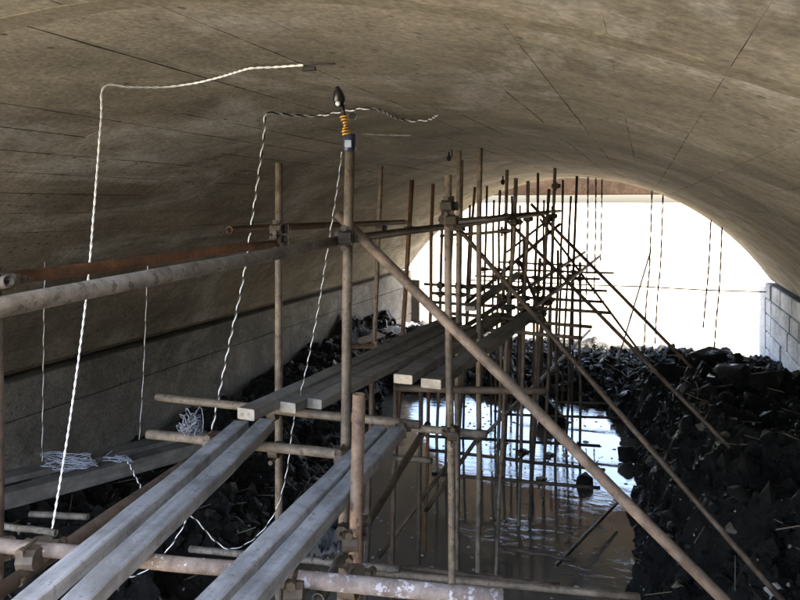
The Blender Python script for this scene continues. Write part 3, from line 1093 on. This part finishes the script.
for (a, b, c, d, zz, lb) in [(30, 514, 88, 517, -2.42, 'short pale pole end sticking out under the left ledge timber'), (-4, 525, 56, 533, -2.40, 'pale pole lying under the left ledge, nearest the corner')]:
    pa, pb = PZ(a, b, zz), PZ(c, d, zz)
    o = tube('loose_tube', pa, pb, 'grey', None, 0.024)
    tag(o, lb, 'tube', 'short poles under the left ledge')
o = tube('loose_tube', P(318, 600, 2.9), P(366, 520, 3.6), 'grey', None, 0.03)
tag(o, 'grey tube slanting up below the right plank pair beside the dark rag', 'tube')


def crumple(name, c, sx, sy, amp, mat, label, cat, seed, n=18, rz=0.0, lift=0.0):
    r = np.random.default_rng(seed)
    u = np.linspace(-1, 1, n)
    U, V = np.meshgrid(u, u, indexing='ij')
    X, Y = U * sx, V * sy
    edge = 1 + 0.35 * vnoise(np.arctan2(V, U) * 2 + 20, U * 0 + seed, seed)
    rr = np.maximum(np.abs(U), np.abs(V)) / np.maximum(np.hypot(U, V), 1e-6)
    X, Y = X * rr * edge, Y * rr * edge
    Z = amp * (1 - 0.8 * np.hypot(U * rr, V * rr)) + amp * (vnoise(U * 3 + 9, V * 3 + 9, seed + 1) + 0.7 * vnoise(U * 7 + 9, V * 7 + 9, seed + 2))
    idx = np.arange(n * n).reshape(n, n)
    top = np.stack([X, Y, Z], -1).reshape(-1, 3)
    f = np.stack([idx[:-1, :-1], idx[1:, :-1], idx[1:, 1:], idx[:-1, 1:]], -1).reshape(-1, 4).tolist()
    bot = top - np.array([0, 0, 0.012])
    k = n * n
    f2 = [tuple(k + i for i in reversed(q)) for q in f]
    rim = list(idx[0, :]) + list(idx[1:, -1]) + list(idx[-1, -2::-1]) + list(idx[-2:0:-1, 0])
    f3 = [(int(a), int(b), int(b) + k, int(a) + k) for a, b in zip(rim, rim[1:] + rim[:1])]
    o = link(name, mesh_of(name, np.concatenate([top, bot]), f + f2 + f3, True), mat, c + Vector((0, 0, lift)))
    o.rotation_euler = (0, 0, rz)
    return tag(o, label, cat)


def on_heap(px, py):
    for k in range(40, 700):
        q = P(px, py, k * 0.03)
        if q.z <= float(heap(q.x, q.y)) + 0.03: return q
    q = P(px, py, 15.0)
    q.z = float(heap(q.x, q.y)) + 0.03
    return q


crumple('plastic_sheet', on_heap(388, 331), 0.45, 0.3, 0.10, 'sheet', 'crumpled white plastic sheet on the far left rubble, nearer of two', 'sheet', 31)
crumple('plastic_sheet', on_heap(408, 326), 0.4, 0.35, 0.10, 'sheet', 'crumpled white plastic sheet lying beside the bright left wall end', 'sheet', 37)
crumple('dark_rag', P(336, 549, 3.05), 0.11, 0.10, 0.10, 'cloth', 'dark rag hung in a lump under the right plank pair', 'rag', 41)
q = on_heap(366, 338)
o = link('tan_board', box_mesh('tan_board', -0.25, 0.25, -0.35, 0.35, 0, 0.04, 0.006), 'boardtan', q)
o.rotation_euler = (0.15, 0.1, -0.5)
tag(o, 'tan board tilted on the left rubble behind the lamp post', 'board')


def tangle(name, c, size, n, r, mat, label, seed, flat=0.4, cat='wire'):
    g = np.random.default_rng(seed)
    pts = []
    for i in range(n):
        a = g.uniform(0, 6.28)
        k = g.uniform(0.3, 1.0)
        pts.append(Vector((math.cos(a) * k * size[0], math.sin(a) * k * size[1], abs(g.normal()) * size[2] * flat)))
    path = resample(smooth_path(pts, 8), 0.02)
    v, f = cord_geom(path, r, 4)
    return tag(link(name, mesh_of(name, v, f, True), mat, c), label, cat)


tangle('wire_tangle', PZ(70, 466, -2.22), (0.30, 0.15, 0.12), 70, 0.0024, 'silver', 'tangle of bluish white wire lying on the left ledge board', 51)
tangle('wire_tangle', PZ(118, 460, -2.22), (0.22, 0.12, 0.05), 16, 0.003, 'silver', 'small loose coil of white wire at the right end of the ledge tangle', 52)
tangle('net_bundle', P(190, 438, 3.46), (0.075, 0.05, 0.09), 170, 0.003, 'net', 'fuzzy grey bundle of netting on the stub of the cross tube', 53, 0.6, 'net')

# ================================================================== WIRES
def cl(*a): return [PC(*q) for q in a]


w1 = cl((303, 65), (275, 67), (253, 68)) + cl((243, 70), (220, 77), (195, 83), (165, 87), (130, 87), (104, 87))
c0 = w1[-1]
zc1 = (c0 - EYE).dot(FW)
w1 += [P(101, 120, zc1), P(94, 210, zc1), P(86, 300, zc1), P(70, 420, zc1), P(52, 530, zc1)]
twisted_wire(w1, 'long white wire pinned across the vault then dropping at far left to the ledge', 0.0032, 0.09, dark='white')
w2 = cl((437, 115), (428, 120), (410, 121), (395, 118), (375, 109), (345, 111), (318, 116), (290, 115), (267, 114))
zc2 = (w2[-1] - EYE).dot(FW)
w2 += [P(264, 135, zc2), P(255, 200, zc2), P(243, 280, zc2), P(228, 350, zc2), P(212, 430, zc2), P(206, 452, zc2)]
twisted_wire(w2, 'twisted wire pinned past the lamp, hanging left of the first tan post', 0.0050, 0.12)
w3 = [P(342, 152, 3.9), P(337, 190, 3.9), P(329, 240, 3.9), P(318, 310, 3.9), P(306, 370, 3.9), P(293, 425, 3.9), P(287, 470, 3.9), P(276, 510, 3.85), P(256, 537, 3.8), P(232, 549, 3.7),
      P(215, 541, 3.7), P(196, 520, 3.7), P(178, 507, 3.7)]
twisted_wire(w3, 'twisted wire looping from the lamp post down between the two plank pairs', 0.0024, 0.085)
w4 = [P(192, 505, 3.8), P(184, 525, 3.8), P(165, 553, 3.75), P(140, 574, 3.7), P(118, 575, 3.65), P(104, 560, 3.6)]
twisted_wire(w4, 'slack twisted wire sagging under the left plank pair', 0.0027, 0.085)
c = PC(44, 250)
zz = 5.9
twisted_wire([P(45, 262, zz), P(44, 310, zz), P(43, 390, zz), P(42, 462, zz)], 'straight pale wire hanging in front of the left wall, nearest the picture edge', 0.003, 0.22)
twisted_wire([P(148, 262, zz), P(146, 310, zz), P(143, 380, zz), P(139, 442, zz)], 'faint pale wire hanging in front of the left wall, second from the edge', 0.0026, 0.22)
twisted_wire([P(128, 462, 5.4), P(135, 476, 5.3), P(140, 492, 5.2), P(118, 515, 5.0), P(104, 528, 4.9)], 'short twisted wire trailing off the ledge timber', 0.004, 0.07)
twisted_wire([P(200, 476, 4.6), P(170, 500, 4.5), P(145, 520, 4.4), P(120, 545, 4.3)], 'thin dashed wire slanting behind the left plank pair', 0.003, 0.07)
twisted_wire(cl((363, 134), (385, 135), (412, 135.5)), 'straight white wire pinned to the vault right of the lamp', 0.004, 0.3, dark='white')
for i, (px, y0, y1, zc, lb) in enumerate([(588, 206, 300, 15.6, 'thin dark wire hanging in the bright opening, just right of the dense scaffold'), (596, 203, 296, 15.8, 'thin dark wire hanging in the bright opening, third right of the dense scaffold'),
                                          (602, 205, 262, 16.0, 'short thin wire hanging right of the dense scaffold, outermost of three'), (652, 200, 352, 15.4, 'thin dark wire hanging in the middle of the bright opening'),
                                          (663, 200, 345, 15.6, 'faint thin wire hanging just right of the middle one in the opening'), (711, 226, 330, 15.2, 'faint thin wire, left of the two hanging at the right of the opening'),
                                          (722, 236, 352, 15.0, 'dark dashed wire, right of the two hanging at the right of the opening')]):
    a = P(px, y0, zc)
    a.z = ceil_z(a.x) - 0.02
    lean = -8 if px > 640 else -2
    twisted_wire([a, P(px + lean * 0.3, (y0 + y1) / 2 - 10, zc), P(px + lean * 0.7, (y0 + y1) / 2 + 25, zc), P(px + lean, y1, zc)], lb, 0.010, 0.5, 'wires hanging in the far opening', 'steelwire', whitem='steelwire')

# ================================================================== LAMP AND SMALL FITTINGS
def lathe(name, prof, seg=14):
    vs_, fs = [], []
    for (r, z) in prof:
        for k in range(seg):
            a = 2 * math.pi * k / seg
            vs_.append((r * math.cos(a), r * math.sin(a), z))
    for i in range(len(prof) - 1):
        for k in range(seg):
            k2 = (k + 1) % seg
            fs.append((i * seg + k, i * seg + k2, (i + 1) * seg + k2, (i + 1) * seg + k))
    fs.append(tuple(reversed(range(seg))))
    fs.append(tuple((len(prof) - 1) * seg + k for k in range(seg)))
    return mesh_of(name, vs_, fs, True)


lp = P(349.5, 142, 3.26)
lamp = thing('work_lamp', 'small black work lamp taped in amber to the top of the tall tan post', 'lamp', lp)
link('sleeve', lathe('sleeve', [(0.026, -0.045), (0.030, -0.04), (0.030, 0.035), (0.026, 0.04)]), 'navy', lp, lamp)
o = link('label_plate', box_mesh('label_plate', -0.016, 0.016, -0.004, 0.002, -0.02, 0.014, 0.001), 'silver', P(348, 143, 3.225), lamp)
o.rotation_euler = (0, 0, TH)
a, b = P(347, 138, 3.24), P(343, 104, 3.24)
tube('stem', a, b, 'black', lamp, 0.007, 8, 0.0, 4, False)
path = []
for i in range(140):
    f = i / 139
    c = a.lerp(b, 0.05 + f * 0.62)
    ang = f * 46
    rad = 0.013 + 0.006 * math.sin(f * 9)
    path.append(c + Vector((math.cos(ang) * rad, math.sin(ang) * rad, 0)) - a)
v, f_ = cord_geom(path, 0.0042, 5)
link('tape_wrap', mesh_of('tape_wrap', v, f_, True), 'amber', a, lamp)
hd = P(339, 99.5, 3.22)
h = link('lamp_head', lathe('lamp_head', [(0.008, 0.062), (0.012, 0.052), (0.022, 0.035), (0.029, 0.012), (0.030, -0.004), (0.024, -0.022), (0.012, -0.034)]), 'black', hd, lamp)
h.rotation_euler = (0.35, -0.1, TH)
link('lens', lathe('lens', [(0.011, -0.006), (0.0125, 0.0), (0.010, 0.006), (0.004, 0.009)]), 'white', P(338, 103.5, 3.19), lamp).rotation_euler = (R_(75), 0, TH)
o = link('clip', box_mesh('clip', -0.016, 0.016, -0.01, 0.01, -0.012, 0.012, 0.003), 'black', P(353, 116, 3.24), lamp)
o.rotation_euler = (0, 0.5, TH)


def anchor(px, py, label, s=1.0, tail=(10, 0)):
    c = PC(px, py, 0.03)
    root = thing('vault_anchor', label, 'anchor', c, 'small fittings on the vault')
    link('hook', lathe('hook', [(0.006 * s, 0.05 * s), (0.010 * s, 0.04 * s), (0.007 * s, 0.02 * s), (0.022 * s, 0.0), (0.026 * s, -0.02 * s), (0.014 * s, -0.045 * s)]), 'black', c - Vector((0, 0, 0.05 * s)), root)
    t = c + RT * 0.03 * s
    tube('pin', t - Vector((0, 0, 0.05 * s)), t + Vector((0, 0, 0.03)), 'black', root, 0.006 * s, 6, 0, 3, False)


anchor(449, 152, 'black hook on the vault above the tan posts, left one', 1.2)
anchor(503, 176, 'black drop shaped hook on the vault above the dense scaffold', 1.9)
c = PC(303, 66, 0.02)
root = thing('wall_nail', 'thin dark nail with clip where the long white wire ends on the vault', 'nail', c, 'small fittings on the vault')
tube('shank', c, PC(335, 64, 0.015), 'steelwire', root, 0.004, 6, 0, 3, False)
link('clip', box_mesh('clip', -0.035, 0.035, -0.008, 0.008, -0.01, 0.01, 0.003), 'black', c + RT * 0.03 - Vector((0, 0, 0.015)), root)
